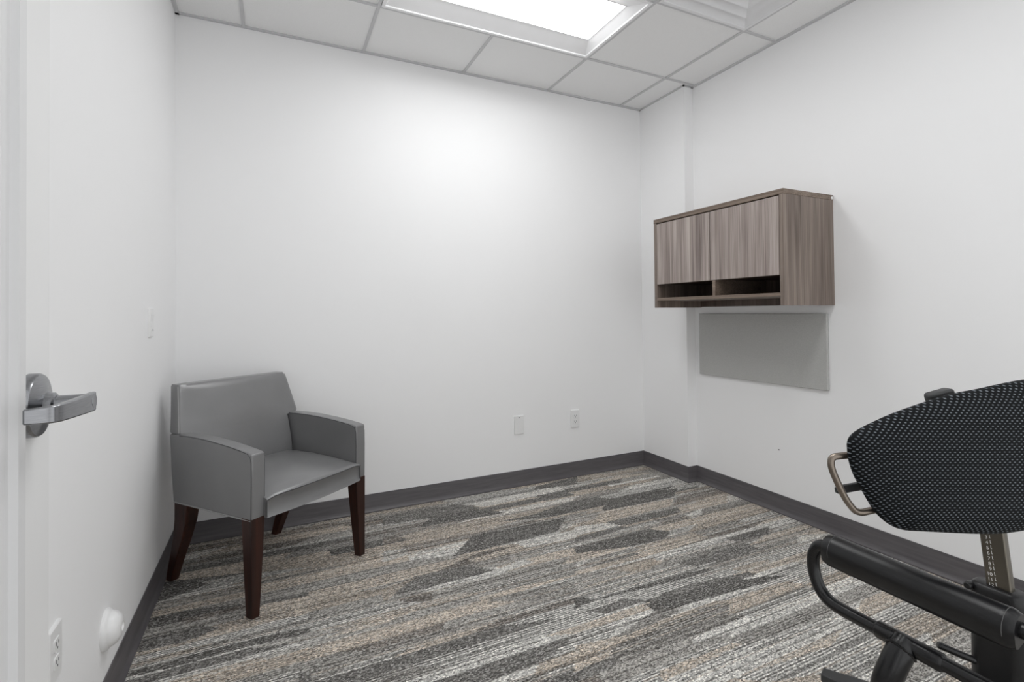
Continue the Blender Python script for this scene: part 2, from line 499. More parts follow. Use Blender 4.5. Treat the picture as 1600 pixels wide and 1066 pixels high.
def build_floor():
    rng = random.Random(11)
    x0, x1, y0, y1 = XL - 0.01, XR + 0.01, -3.35, 0.02
    rh, cw = 0.0055, 0.0115
    nr, nc = int((y1 - y0) / rh), int((x1 - x0) / cw)
    tone = [[None] * nc for _ in range(nr)]
    # underlying random shards in bands
    y = 0
    while y < nr:
        h = rng.randint(5, 15)
        x = -rng.randint(0, 40)
        while x < nc:
            L = rng.randint(16, 70)
            fore = y0 + y * rh < -1.15 and x0 + x * cw > -1.75
            t = rng.choice('LLBBLMSSMB' if fore else 'MMBBLLDKMB') + rng.choice(' ##' if fore else ' #')
            sl = rng.uniform(-2.4, 2.4)
            for r in range(y, min(nr, y + h)):
                o = int(sl * (r - y))
                for c in range(max(0, x + o), min(nc, x + L + o + 40)):
                    tone[r][c] = t
            x += L
        y += h
    for t, poly in SHARDS:
        t = t + ('#' if t == 'S' or rng.random() < 0.4 else ' ')
        ys = [p[1] for p in poly]
        for r in range(max(0, int((min(ys) - y0) / rh)), min(nr, int((max(ys) - y0) / rh) + 1)):
            yy = y0 + (r + 0.5) * rh
            xs = []
            for (ax, ay), (bx, by) in zip(poly, poly[1:] + poly[:1]):
                if (ay <= yy) != (by <= yy):
                    xs.append(ax + (yy - ay) / (by - ay) * (bx - ax))
            xs.sort()
            for a, b in zip(xs[::2], xs[1::2]):
                for c in range(max(0, int((a - x0) / cw)), min(nc, int((b - x0) / cw) + 1)):
                    tone[r][c] = t
    cols = []
    lines = []
    # long thin dark and pale rows laid over the shards, broken into lengths
    r = 0
    over = {}
    while r < nr:
        seg = []
        c = -rng.randint(0, 120)
        while c < nc:
            L = rng.randint(50, 190)
            q = rng.random()
            k = None
            near = min(1.0, max(0.0, (-(y0 + r * rh) - 0.35) / 1.3))
            if q < 0.08 + 0.06 * near:
                k = 'dark'
            elif q < 0.14 + 0.08 * near:
                k = 'pale'
            elif q < 0.26:
                k = 'tan'
            seg.append((c, c + L, k))
            c += L
        over[r] = seg
        r += 1
    pale, dark, tan = rgb(212, 210, 205), rgb(84, 80, 76), rgb(182, 166, 149)
    for r in range(nr):
        rowc = [rng.uniform(0.90, 1.10) for _ in range(3)]
        ov = [None] * nc
        for a, b, k in over[r]:
            if k:
                for c in range(max(0, a), min(nc, b)):
                    ov[c] = k
        for c in range(nc):
            t, st = tone[r][c] or 'M '
            cr = rgb(*TONES[t])
            f = rowc[0]
            if st == '#' and r % 2 == 0:
                cr = tuple((0.40 if t in 'SL' else 0.58) * v for v in cr[:3]) + (1,)
            k = ov[c]
            if k == 'dark' and t not in 'D':
                cr = tuple(0.35 * a + 0.65 * b for a, b in zip(cr, dark))
            elif k == 'pale' and t not in 'D':
                cr = tuple(0.55 * a + 0.45 * b for a, b in zip(cr, pale))
            elif k == 'tan' and t not in 'D':
                cr = tuple(0.6 * a + 0.4 * b for a, b in zip(cr, tan))
            j = f * rng.uniform(0.86, 1.14)
            cols.extend((cr[0] * j, cr[1] * j, cr[2] * j, 1.0))
    verts = [(x0 + (x1 - x0) * c / nc, y0 + (y1 - y0) * r / nr, 0.0) for r in range(nr + 1) for c in range(nc + 1)]
    W = nc + 1
    faces = [(r * W + c, r * W + c + 1, (r + 1) * W + c + 1, (r + 1) * W + c) for r in range(nr) for c in range(nc)]
    me = bpy.data.meshes.new('floor')
    me.from_pydata(verts, [], faces)
    at = me.attributes.new('pile', 'FLOAT_COLOR', 'FACE')
    at.data.foreach_set('color', cols)
    k = NT('carpet_pile')
    a = k.n('ShaderNodeAttribute', attribute_name='pile')
    v = k.coords()
    v2 = k.coords((0.55, 1, 1))
    vor = k.n('ShaderNodeTexVoronoi', feature='F1')
    vor.inputs['Scale'].default_value = 300
    k.l(v2, vor.inputs['Vector'])
    sx = k.n('ShaderNodeSeparateColor')
    k.l(vor.outputs['Color'], sx.inputs['Color'])
    sp1 = sx.outputs[0]
    sp2 = k.noise(v, 95, 2, 0.6)
    spk = k.ramp(sp1, [(0.0, (0.36, 0.36, 0.36, 1)), (0.30, (0.62, 0.62, 0.62, 1)), (0.65, (1.08, 1.08, 1.08, 1)), (1.0, (1.55, 1.54, 1.52, 1))])
    soft = k.ramp(sp2, [(0.3, (0.86, 0.86, 0.86, 1)), (0.7, (1.12, 1.12, 1.12, 1))])
    c = k.mix(1.0, k.mix(1.0, a.outputs['Color'], spk, 'MULTIPLY'), soft, 'MULTIPLY')
    fleck = k.math('MULTIPLY', k.math('GREATER_THAN', sx.outputs[1], 0.86), 0.55)
    c = k.mix(fleck, c, rgb(196, 194, 190))
    fleck2 = k.math('MULTIPLY', k.math('LESS_THAN', sx.outputs[1], 0.14), 0.6)
    c = k.mix(fleck2, c, rgb(62, 59, 56))
    k.bump(vor.outputs['Distance'], 0.3, 0.002)
    k.set(c, 0.95, spec=0.1)
    me.materials.append(k.m)
    o = bpy.data.objects.new('floor', me)
    COL.objects.link(o)
    tag(o, kind='structure')


build_floor()


# ------------------------------------------------------------------ walls
def wall(name, fn):
    bm = bmesh.new()
    fn(bm)
    return tag(link(name, bm, WALL), kind='structure')


TW = 0.12
wall('wall_back', lambda bm: box(bm, (XL - TW, 0, 0), (XR + TW, TW, H + 0.25)))
wall('wall_left', lambda bm: box(bm, (XL - TW, YF - TW, 0), (XL, 0, H + 0.25)))
wall('wall_right', lambda bm: prism(bm, [(0, 0), (0, -CD), (XR, -CD), (XR, YF - TW), (XR + TW, YF - TW), (XR + TW, 0)], 2, 0, H + 0.25))
DX0, DX1, DZ = -2.845, -1.905, 2.10      # doorway in the front wall


bm = bmesh.new()
lathe(bm, [(0.0, 0.004), (-0.0012, 0.0035)], 10, 'x', (XR, -1.07, 0.352))
wr = bpy.data.objects['wall_right']
link('screw_hole', bm, SLOT, wr)


# ------------------------------------------------------------------ ceiling (tiles, tee bars, wall angle) with openings for the fixtures
def build_ceiling():
    bm = bmesh.new()
    xs = [XR] + [-GA - T * k for k in range(5)] + [XL]
    ys = [0.0] + [-GB - T * k for k in range(5)] + [YF]
    openings = {(2, 1), (3, 1), (1, 2), (2, 3), (3, 3)}
    zt = H + 0.007
    for i in range(len(xs) - 1):
        for j in range(len(ys) - 1):
            if (i, j) in openings:
                continue
            a, b = xs[i + 1], xs[i]
            c, d = ys[j + 1], ys[j]
            box(bm, (a, c, zt), (b, d, zt + 0.014), 0)
    hw = 0.0075
    for i, x in enumerate(xs[1:-1], 1):
        for j in range(len(ys) - 1):
            if i == 3 and j in (1, 3):
                continue
            box(bm, (x - hw, ys[j + 1], H), (x + hw, ys[j], zt), 1)
    for j, y in enumerate(ys[1:-1], 1):
        box(bm, (XL, y - hw, H + 0.0004), (XR, y + hw, zt - 0.0004), 1)
    aw = 0.018
    box(bm, (XL, -aw, H - 0.001), (0, 0, zt), 1)
    box(bm, (XL, YF, H - 0.001), (XL + aw, 0, zt), 1)
    box(bm, (XR - aw, YF, H - 0.001), (XR, -CD, zt), 1)
    box(bm, (-aw * 0.6, -CD - aw * 0.6, H - 0.001), (0, 0, zt), 1)
    box(bm, (-aw * 0.6, -CD - aw * 0.6, H - 0.001), (XR, -CD, zt), 1)
    box(bm, (XL, YF, H - 0.001), (XR, YF + aw, zt), 1)
    # deck above the grid
    box(bm, (XL - TW, YF - TW, H + 0.25), (XR + TW, TW, H + 0.30), 0)
    return tag(link('ceiling', bm, [TILE, GRIDM]), kind='structure')


build_ceiling()


# ------------------------------------------------------------------ vinyl cove base
def cove(name, runs):
    prof = [(0.0, 0.1016), (0.0035, 0.1016), (0.0042, 0.099), (0.0042, 0.027), (0.0075, 0.017), (0.013, 0.009), (0.0185, 0.005), (0.0185, 0.0), (0.0, 0.0)]
    bm = bmesh.new()
    for pts in runs:
        # pts: wall polyline with the room on its left-hand side
        P = [Vector((p[0], p[1])) for p in pts]
        rings = []
        for i, p in enumerate(P):
            d1 = (p - P[i - 1]).normalized() if i else (P[1] - p).normalized()
            d2 = (P[i + 1] - p).normalized() if i + 1 < len(P) else d1
            n1, n2 = Vector((-d1.y, d1.x)), Vector((-d2.y, d2.x))
            m = (n1 + n2)
            m = m / max(0.2, m.dot(n1))
            rings.append([(p.x + m.x * t, p.y + m.y * t, z) for t, z in prof])
        loft(bm, rings)
    return tag(link(name, bm, BASE, smooth=True, angle=25), kind='structure')


cove('baseboard_back', [[(0.0, 0.0), (XL, 0.0)]])
cove('baseboard_left', [[(XL, 0.0), (XL, YF)]])
cove('baseboard_right', [[(XR, YF), (XR, -CD), (0.0, -CD), (0.0, 0.0)]])

# ------------------------------------------------------------------ door frame and open door at the left edge
bm = bmesh.new()
for x0, x1 in ((DX0 - 0.05, DX0 + 0.02), (DX1 - 0.02, DX1 + 0.05)):
    box(bm, (x0, YF, 0), (x1, YF + 0.012, DZ + 0.05))
    box(bm, (x0, YF - TW - 0.012, 0), (x1, YF - TW, DZ + 0.05))
box(bm, (DX0, YF - TW, 0), (DX0 + 0.02, YF, DZ))
box(bm, (DX1 - 0.02, YF - TW, 0), (DX1, YF, DZ))
box(bm, (DX0, YF - TW, DZ - 0.02), (DX1, YF, DZ))
box(bm, (DX0 - 0.05, YF, DZ - 0.02), (DX1 + 0.05, YF + 0.012, DZ + 0.05))
tag(link('trim_1', bm, DOORP, bevel=0.002), kind='structure')

FRAMEP = mat_plain('light_grey_frame_enamel', (0.70, 0.70, 0.705, 1), 0.4, var=0.01)
DFX = -2.790                      # face of the open door
DY0, DY1 = -2.935, -2.030         # hinge edge, free edge
FY, GY = -2.150, -2.230           # outer and inner edge of the glazing frame (free side)
bm = bmesh.new()
t0, t1 = DFX - 0.044, DFX
box(bm, (t0, FY - 0.03, 0.012), (t1, DY1, 2.07))
box(bm, (t0, DY0, 0.012), (t1, DY0 + 0.15, 2.07))
box(bm, (t0, DY0 + 0.15, 0.012), (t1, FY - 0.03, 0.30))
box(bm, (t0, DY0 + 0.15, 1.92), (t1, FY - 0.03, 2.07))
door = tag(link('door_1', bm, DOORP, bevel=0.0015), kind='structure')


def glazing_frame():
    # moulding profile: (distance from outer edge, height over the door face)
    prof = [(0.0, 0.0), (0.0, 0.0135), (0.0205, 0.0135), (0.0220, 0.0095), (0.0235, 0.0050), (0.031, 0.0045), (0.037, 0.0065), (0.046, 0.0060), (0.062, -0.002), (0.070, -0.010)]
    oy0, oy1, oz0, oz1 = DY0 + 0.12, FY, 0.27, 1.95
    bm = bmesh.new()
    rings = []
    for d, h in prof:
        rings.append([(DFX + h, oy0 + d, oz0 + d), (DFX + h, oy1 - d, oz0 + d), (DFX + h, oy1 - d, oz1 - d), (DFX + h, oy0 + d, oz1 - d)])
    loft(bm, rings, cap=False)
    return bm


gf = link('vision_frame', glazing_frame(), FRAMEP, door)
bm = bmesh.new()
box(bm, (DFX - 0.026, DY0 + 0.15, 0.30), (DFX - 0.020, FY - 0.03, 1.92))
link('glass_pane', bm, GLASS, door)

# lever set
HY, HZ = -2.100, 1.0185
bm = bmesh.new()
lathe(bm, [(0.0, 0.0435), (0.0095, 0.0435), (0.0125, 0.0415), (0.0165, 0.026), (0.019, 0.0165), (0.027, 0.0160), (0.029, 0.0135)], 56, 'x', (DFX, HY, HZ))
hd = link('door_handle', bm, STEEL, door, smooth=True, angle=30)
bm = bmesh.new()
lathe(bm, [(0.020, 0.0115), (0.066, 0.0115), (0.071, 0.0095)], 32, 'x', (DFX, HY, HZ))
link('neck', bm, STEEL, hd, smooth=True)


def lever():
    # flat bar: runs from the end of the neck along the door and turns back to its face
    path = [(0.068, 0.013, 0.0132), (0.0712, 0.004, 0.0134), (0.0705, -0.010, 0.0132), (0.0675, -0.040, 0.0124), (0.0635, -0.070, 0.0116), (0.0605, -0.086, 0.0112),
            (0.0560, -0.0955, 0.0108), (0.0480, -0.1010, 0.0104), (0.0390, -0.1040, 0.0098), (0.0290, -0.1065, 0.0092)]
    pts = spline([(a, b, c) for a, b, c in path], 5)
    rings = []
    for i, p in enumerate(pts):
        a, b = pts[max(0, i - 1)], pts[min(len(pts) - 1, i + 1)]
        t = Vector((b.x - a.x, b.y - a.y))
        t.normalize()
        n = Vector((-t.y, t.x))       # points to the door
        hh = p.z
        if i < 3:
            hh *= (0.80, 0.93, 0.98)[i]
        th = 0.0085
        ring = []
        for du, dz in ((0, -hh), (0, hh), (th, hh), (th, -hh)):
            q = Vector((p.x, p.y)) - n * du if False else Vector((p.x, p.y)) + n * du * (-1 if n.x > 0 else 1)
            ring.append((DFX + q.x, HY + q.y, HZ + dz))
        rings.append(ring)
    bm = bmesh.new()
    loft(bm, rings)
    return bm


link('lever', lever(), STEEL, hd, smooth=True, bevel=0.0018, angle=40)

# ------------------------------------------------------------------ ceiling light (2 x 4 troffer), one lit copy nearer the door
LX, LY = -GA - 2 * T, -GB - T / 2


def make_light(loc, label):
    t = thing('ceiling_light', loc, label, 'ceiling light')
    hx, hy = T - 0.010, T / 2 - 0.010
    bm = bmesh.new()
    rings = []
    for ix, iy, z in ((hx, hy, 0.10), (hx, hy, -0.003), (hx - 0.016, hy - 0.016, -0.003), (hx - 0.018, hy - 0.018, 0.003)):
        rings.append([(-ix, -iy, z), (ix, -iy, z), (ix, iy, z), (-ix, iy, z)])
    loft(bm, rings, cap=False)
    link('frame', bm, FIXT, t)
    bm = bmesh.new()
    ax, ay = hx - 0.018, hy - 0.018
    bx, by = ax - 0.050, ay - 0.105
    z0, z1 = 0.003, 0.034
    # four sloping reflector panels
    o = [(-ax, -ay, z0), (ax, -ay, z0), (ax, ay, z0), (-ax, ay, z0)]
    i = [(-bx, -by, z1), (bx, -by, z1), (bx, by, z1), (-bx, by, z1)]
    for k in range(4):
        quad(bm, [o[k], o[(k + 1) % 4], i[(k + 1) % 4], i[k]])
    link('reflector', bm, FIXT, t)
    bm = bmesh.new()
    n = 16
    rows = []
    for k in range(n + 1):
        y = -by + 2 * by * k / n
        z = z1 + 0.002 + 0.032 * math.cos(PI / 2 * y / by)
        rows.append([(-bx, y, z), (bx, y, z)])
    for a, b in zip(rows, rows[1:]):
        quad(bm, [a[0], a[1], b[1], b[0]])
    for e in (0, 1):
        f = bm.faces.new([bm.verts.new(r[e]) for r in rows])
    link('lens', bm, LENS, t, smooth=True)
    bm = bmesh.new()
    for s in (-1, 1):
        tube(bm, [(-bx, s * by, z1), (bx, s * by, z1)], 0.0025, 8)
        tube(bm, [(s * bx, -by, z1), (s * bx, by, z1)], 0.0025, 8)
    link('lens_rim', bm, FIXT, t)
    bm = bmesh.new()
    box(bm, (-hx, -hy, 0.10), (hx, hy, 0.106))
    link('housing', bm, FIXT, t)
    return t


make_light((LX, LY, H), 'lit white recessed two by four ceiling light near the back wall')
make_light((LX, LY - 2 * T, H), 'lit white recessed ceiling light nearer the doorway, beyond the frame')

# ------------------------------------------------------------------ supply air diffuser
VX, VY = -GA - T / 2, -GB - 1.5 * T
vent = thing('air_vent', (VX, VY, H), 'white square stepped air vent in the ceiling next to the light', 'vent')


def sq(bm, prof):
    loft(bm, [[(-a, -a, z), (a, -a, z), (a, a, z), (-a, a, z)] for a, z in prof], cap=False)


hv = T / 2 - 0.009
bm = bmesh.new()
sq(bm, [(hv, 0.06), (hv, -0.003), (hv - 0.016, -0.003), (hv - 0.018, 0.002)])
link('frame', bm, VENTM, vent)
for k in range(4):
    a = hv - 0.018 - 0.062 * k
    bm = bmesh.new()
    sq(bm, [(a, 0.002), (a - 0.046, 0.040), (a - 0.050, 0.042)])
    link('louver', bm, VENTM, vent)
    if k < 3:
        bm = bmesh.new()
        sq(bm, [(a - 0.050, 0.042), (a - 0.058, 0.030), (a - 0.062, 0.002)])
        link('louver_lip', bm, VENTM, vent)
bm = bmesh.new()
a = hv - 0.018 - 0.062 * 3 - 0.052
box(bm, (-a, -a, 0.040), (a, a, 0.046))
link('centre_plate', bm, VENTM, vent)
bm = bmesh.new()
box(bm, (-hv, -hv, 0.06), (hv, hv, 0.066))
link('plenum', bm, VENTM, vent)

# ------------------------------------------------------------------ wall plates


def wallplate(name, loc, rz, label, cat, group=None, w=0.0355, h=0.0610, d=0.0075):
    """Plate whose local -y faces the room."""
    t = thing(name, loc, label, cat, group, rz)
    bm = bmesh.new()
    rings = []
    for k, (yy, ins) in enumerate(((0.0, 0.0), (-d * 0.7, 0.0006), (-d, 0.003))):
        rings.append([(x, yy, z) for x, z in rrect(w - ins, h - ins, 0.003, 3)])
    loft(bm, rings)
    link('plate', bm, PLASTIC, t, smooth=True, angle=20)
    return t


def screw(t, z, d=0.0075, mat=None):
    bm = bmesh.new()
    lathe(bm, [(-d - 0.0002, 0.0033), (-d - 0.0012, 0.0028)], 14, 'y', (0, 0, z))
    link('screw', bm, mat or PLASTIC, t)


def outlet(loc, rz, label, group):
    t = wallplate('wall_outlet', loc, rz, label, 'outlet', group)
    for s in (-1, 1):
        bm = bmesh.new()
        loft(bm, [[(x, yy, z + s * 0.0195) for x, z in rrect(0.0172 - i, 0.0142 - i, 0.007, 5)] for yy, i in ((-0.0070, 0), (-0.0090, 0), (-0.0095, 0.0006))])
        r = link('receptacle', bm, PLASTIC, t, smooth=True, angle=20)
        bm = bmesh.new()
        for x, hh in ((-0.0065, 0.0042), (0.0065, 0.0034)):
            box(bm, (x - 0.0012, -0.0098, s * 0.0195 + 0.003 - hh), (x + 0.0012, -0.0091, s * 0.0195 + 0.003 + hh))
        lathe(bm, [(-0.0091, 0.0026), (-0.0098, 0.0026)], 12, 'y', (0, 0, s * 0.0195 - 0.0075))
        link('slots', bm, SLOT, r)
    screw(t, 0.0)
    return t


outlet((-0.603, 0.0, 0.3995), 0, 'white duplex power outlet low on the back wall near the right corner', None)
outlet((XL, -1.5545, 0.3985), PI / 2, 'white duplex power outlet on the left wall beside the open door', None)
bp = wallplate('blank_outlet_cover', (-1.0365, 0.0, 0.4005), 0, 'white blank cover plate low on the back wall, left of the outlet', 'cover plate')
screw(bp, 0.048, mat=SLOT)
sw = wallplate('light_switch', (XL, -0.578, 1.1130), PI / 2, 'white light switch plate high on the left wall above the armchair', 'switch', h=0.057)
bm = bmesh.new()
prism(bm, [(-0.0070, -0.033), (-0.0100, -0.033), (-0.0080, 0.0), (-0.0115, 0.033), (-0.0070, 0.033)], 0, -0.0165, 0.0165)
rk = link('rocker', bm, PLASTIC, sw)
bm = bmesh.new()
box(bm, (-0.004, -0.0105, -0.031), (0.004, -0.0085, -0.026))
link('indicator', bm, GREYPL, sw)

# white dome on the left wall
bm = bmesh.new()
lathe(bm, [(0, 0.0565), (0.006, 0.0565), (0.010, 0.0545), (0.0135, 0.050), (0.016, 0.0475), (0.024, 0.0450), (0.032, 0.039), (0.038, 0.030), (0.0412, 0.019), (0.0415, 0.0135), (0.0375, 0.0115), (0.0355, 0.006), (0.035, 0.001)], 56, 'x')
tag(link('mounted_door_stop', bm, PLASTIC, None, smooth=True, loc=(XL, -1.165, 0.2355), angle=50), 'round white dome door stop low on the left wall above the baseboard', 'door stop')

# ------------------------------------------------------------------ wall cabinet
CX0, CY0, CY1, CZ0, CZ1 = -0.303, -1.400, -0.490, 1.1635, 1.724
cab = thing('wall_cabinet', (XR - 0.0, (CY0 + CY1) / 2, CZ0), 'walnut laminate wall cabinet with two doors on the right wall', 'cabinet')
cl = Vector(cab.location)


def cpart(name, a, b, mat, parent=cab, bevel=0.0012, off=cl):
    bm = bmesh.new()
    box(bm, Vector(a) - off, Vector(b) - off)
    return link(name, bm, mat, parent, bevel=bevel, segs=2)


TP, SP = 0.0255, 0.0225
cpart('top_panel', (CX0 - 0.001, CY0 - 0.001, CZ1 - TP), (XR, CY1 + 0.001, CZ1), WOOD_E)
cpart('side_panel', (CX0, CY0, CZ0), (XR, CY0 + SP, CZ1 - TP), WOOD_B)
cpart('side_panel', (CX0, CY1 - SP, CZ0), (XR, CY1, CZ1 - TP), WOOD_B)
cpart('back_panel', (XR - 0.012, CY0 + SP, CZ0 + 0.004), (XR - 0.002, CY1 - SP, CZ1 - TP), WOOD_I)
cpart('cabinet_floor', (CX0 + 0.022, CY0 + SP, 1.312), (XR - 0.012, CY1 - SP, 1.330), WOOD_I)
cpart('shelf', (CX0 + 0.001, CY0 + SP, 1.2075), (XR - 0.012, CY1 - SP, 1.2255), WOOD_E)
cpart('divider', (CX0 + 0.002, -0.9795, 1.2255), (XR - 0.012, -0.9595, 1.312), WOOD_E)
ym = -0.9470
cpart('door', (CX0 - 0.0005, ym + 0.0026, 1.3105), (CX0 + 0.019, CY1 - SP - 0.0025, CZ1 - TP - 0.006), WOOD_A)
cpart('door', (CX0 - 0.0005, CY0 + SP + 0.0025, 1.3105), (CX0 + 0.019, ym - 0.0026, CZ1 - TP - 0.006), WOOD_A2)
bm = bmesh.new()
lathe(bm, [(0.0, 0.0075), (-0.003, 0.0075), (-0.004, 0.006), (-0.004, 0.0042), (-0.002, 0.0040)], 20, 'y', Vector((XR - 0.014, CY0 - 0.001, CZ1 - 0.016)) - cl)
link('bolt_cap', bm, PLASTIC, cab, smooth=True)
bm = bmesh.new()
lathe(bm, [(0.0, 0.007), (-0.001, 0.007)], 16, 'x', Vector((XR - 0.012, -0.80, 1.262)) - cl)
link('cable_hole', bm, SLOT, cab)

# ------------------------------------------------------------------ fabric tack board
tb = thing('tack_board', (XR, -0.9355, 0.723), 'grey fabric tack board on the right wall under the cabinet', 'tack board')
bm = bmesh.new()
prism(bm, [(0.4315, 0.0), (-0.4315, 0.002), (-0.4315, 0.398), (0.4315, 0.400)], 0, -0.019, -0.0015)
link('fabric_panel', bm, FELT, tb, bevel=0.003, segs=3)
bm = bmesh.new()
prism(bm, [(0.430, 0.0015), (-0.430, 0.0035), (-0.430, 0.3965), (0.430, 0.3985)], 0, -0.0015, 0.0)
link('backing', bm, FELT_E, tb)

# ------------------------------------------------------------------ armchair (local x across, -y forward)
ch = thing('armchair', (-2.516, -0.447, 0.0), 'grey vinyl armchair with dark wooden legs in the back left corner', 'chair', rz=math.radians(37.0))
HW = 0.292        # half width over the arms
AT = 0.056        # arm thickness


def arm(s):
    prof = [(-0.302, 0.366), (0.205, 0.358), (0.222, 0.50), (0.232, 0.640), (0.165, 0.6435), (0.08, 0.6455), (-0.02, 0.6435), (-0.12, 0.6375), (-0.21, 0.629), (-0.285, 0.6195), (-0.304, 0.615), (-0.306, 0.52)]
    bm = bmesh.new()
    xo, xi = s * HW, s * (HW - AT)
    prism(bm, prof, 0, min(xo, xi), max(xo, xi))
    a = link('arm', bm, VINYL, ch, smooth=True, bevel=0.007, segs=4, angle=40)
    # seams along the outer and inner top edge and down the front
    for xx, nm in ((xo - s * 0.001, 'seam'), (xi + s * 0.001, 'seam')):
        path = [(xx, y, z - 0.004) for y, z in [(0.16, 0.6435), (0.08, 0.6455), (-0.02, 0.6435), (-0.12, 0.6375), (-0.21, 0.629), (-0.280, 0.6195)]]
        path = spline(path, 4) + [Vector((xx, -0.296, 0.604)), Vector((xx, -0.3005, 0.585)), Vector((xx, -0.3015, 0.52)), Vector((xx, -0.2985, 0.372))]
        bm = bmesh.new()
        tube(bm, path, 0.0016, 8)
        link(nm, bm, SEAM, a)
    bm = bmesh.new()
    tube(bm, [(xo - s * 0.003, 0.20, 0.3585), (xo - s * 0.003, -0.296, 0.366), (xi + s * 0.003, -0.298, 0.366)], 0.0035, 8)
    link('welt', bm, WELT, a)


arm(1)
arm(-1)


def backrest():
    # levels: z, half width, front y, rear y, bulge of the front
    lev = [(0.40, 0.232, 0.118, 0.208, 0.004), (0.44, 0.2335, 0.120, 0.212, 0.012), (0.52, 0.2345, 0.131, 0.219, 0.020), (0.60, 0.2345, 0.150, 0.228, 0.021), (0.6385, 0.2345, 0.161, 0.2345, 0.021),
           (0.642, 0.286, 0.162, 0.2350, 0.021), (0.648, 0.2905, 0.163, 0.236, 0.021), (0.70, 0.283, 0.178, 0.2465, 0.018), (0.76, 0.274, 0.196, 0.261, 0.013), (0.81, 0.267, 0.211, 0.274, 0.007), (0.833, 0.2630, 0.2195, 0.281, 0.003), (0.8425, 0.2595, 0.226, 0.280, 0.0)]
    bm = bmesh.new()
    rings = []
    N = 24
    for z, hw, f, r, bl in lev:
        ring = []
        rr = 0.010
        for k in range(N + 1):
            u = -1 + 2 * k / N
            x = max(-(hw - rr), min(hw - rr, u * 0.281))
            if z > 0.65:
                x = u * (hw - rr)
            ring.append((x, f - bl * (1 - min(1.0, abs(x) / 0.262) ** 2.6), z))
        for a in (-60, -30, 0):
            ring.append((hw - rr + rr * math.cos(math.radians(a)), f + rr + rr * math.sin(math.radians(a)), z))
        for a in (0, 45, 90):
            ring.append((hw - rr + rr * math.cos(math.radians(a)), r - rr + rr * math.sin(math.radians(a)), z))
        for a in (90, 135, 180):
            ring.append((-hw + rr + rr * math.cos(math.radians(a)), r - rr + rr * math.sin(math.radians(a)), z))
        for a in (180, 210, 240):
            ring.append((-hw + rr + rr * math.cos(math.radians(a)), f + rr + rr * math.sin(math.radians(a)), z))
        rings.append(ring)
    loft(bm, rings)
    b = link('backrest', bm, VINYL, ch, smooth=True, angle=40)
    for s in (1, -1):
        path = [(s * (hw - 0.001), f + 0.004, z) for z, hw, f, r, bl in lev[6:11]]
        bm = bmesh.new()
        tube(bm, spline(path, 4), 0.0022, 8)
        link('welt', bm, WELT, b)


backrest()


def seat():
    bm = bmesh.new()
    # sections across x, going from the front edge to the rear
    sec = [(-0.314, 0.380, 0.430, 0.000), (-0.324, 0.366, 0.441, 0.002), (-0.318, 0.366, 0.4465, 0.006), (-0.308, 0.366, 0.449, 0.010), (-0.26, 0.366, 0.456, 0.016), (-0.15, 0.366, 0.464, 0.021), (-0.05, 0.366, 0.467, 0.021), (0.06, 0.366, 0.467, 0.014), (0.15, 0.366, 0.462, 0.004)]
    rings = []
    N = 16
    hw = 0.2335
    for y, zb, zt, cr in sec:
        top, bot = [], []
        for k in range(N + 1):
            u = -1 + 2 * k / N
            bow = -0.016 * (1 - u * u) if y < -0.24 else 0.0
            edge = -0.008 * max(0.0, abs(u) - 0.86) / 0.14
            hx = u * (hw + (0.008 if y < -0.306 else 0.0))
            top.append((hx, y + bow, zt + cr * (1 - abs(u) ** 2.2) + edge))
            bot.append((hx, y + bow, zb))
        rings.append(top + bot[::-1])
    loft(bm, rings)
    s = link('seat_cushion', bm, VINYL, ch, smooth=True, angle=50)
    bm = bmesh.new()
    path = [((hw + 0.008) * u, -0.3245 - 0.016 * (1 - u * u), 0.4415 + 0.002 * (1 - abs(u) ** 2.2) - 0.008 * max(0.0, abs(u) - 0.86) / 0.14) for u in [-1 + k / 8 for k in range(17)]]
    tube(bm, path, 0.0018, 8)
    link('seam', bm, SEAM, s)


seat()


def leg(s, front):
    bm = bmesh.new()
    if front:
        sec = [(0.372, 0.292, 0.236, -0.304, -0.243), (0.25, 0.2915, 0.243, -0.3035, -0.249), (0.12, 0.291, 0.251, -0.303, -0.2565), (0.0, 0.2905, 0.2585, -0.3025, -0.2665)]
    else:
        sec = [(0.372, 0.288, 0.234, 0.108, 0.203), (0.28, 0.285, 0.234, 0.131, 0.210), (0.20, 0.281, 0.235, 0.165, 0.227), (0.12, 0.277, 0.236, 0.206, 0.256), (0.05, 0.274, 0.2365, 0.240, 0.282), (0.0, 0.272, 0.237, 0.262, 0.297)]
    P = []
    for z, xo, xi, ya, yb in sec:
        P.append((z, s * xo, s * xi, ya, yb))
    rings = [[(xo, ya, z), (xi, ya, z), (xi, yb, z), (xo, yb, z)] for z, xo, xi, ya, yb in P]
    loft(bm, rings)
    link('leg', bm, ESPR, ch, bevel=0.003, segs=2, angle=50)


for fr in (True, False):
    for s in (-1, 1):
        leg(s, fr)

# ------------------------------------------------------------------ exercise machine at the right edge
mc = thing('exercise_machine', (-0.92, -2.33, 0.0), 'black exercise machine with mesh pad, numbered post and padded rail at right', 'exercise machine')
mo = Vector(mc.location)


def mp(bm_fn, name, mat, parent=mc, **kw):
    bm = bmesh.new()
    bm_fn(bm)
    bmesh.ops.translate(bm, verts=bm.verts[:], vec=-mo)
    return link(name, bm, mat, parent, **kw)


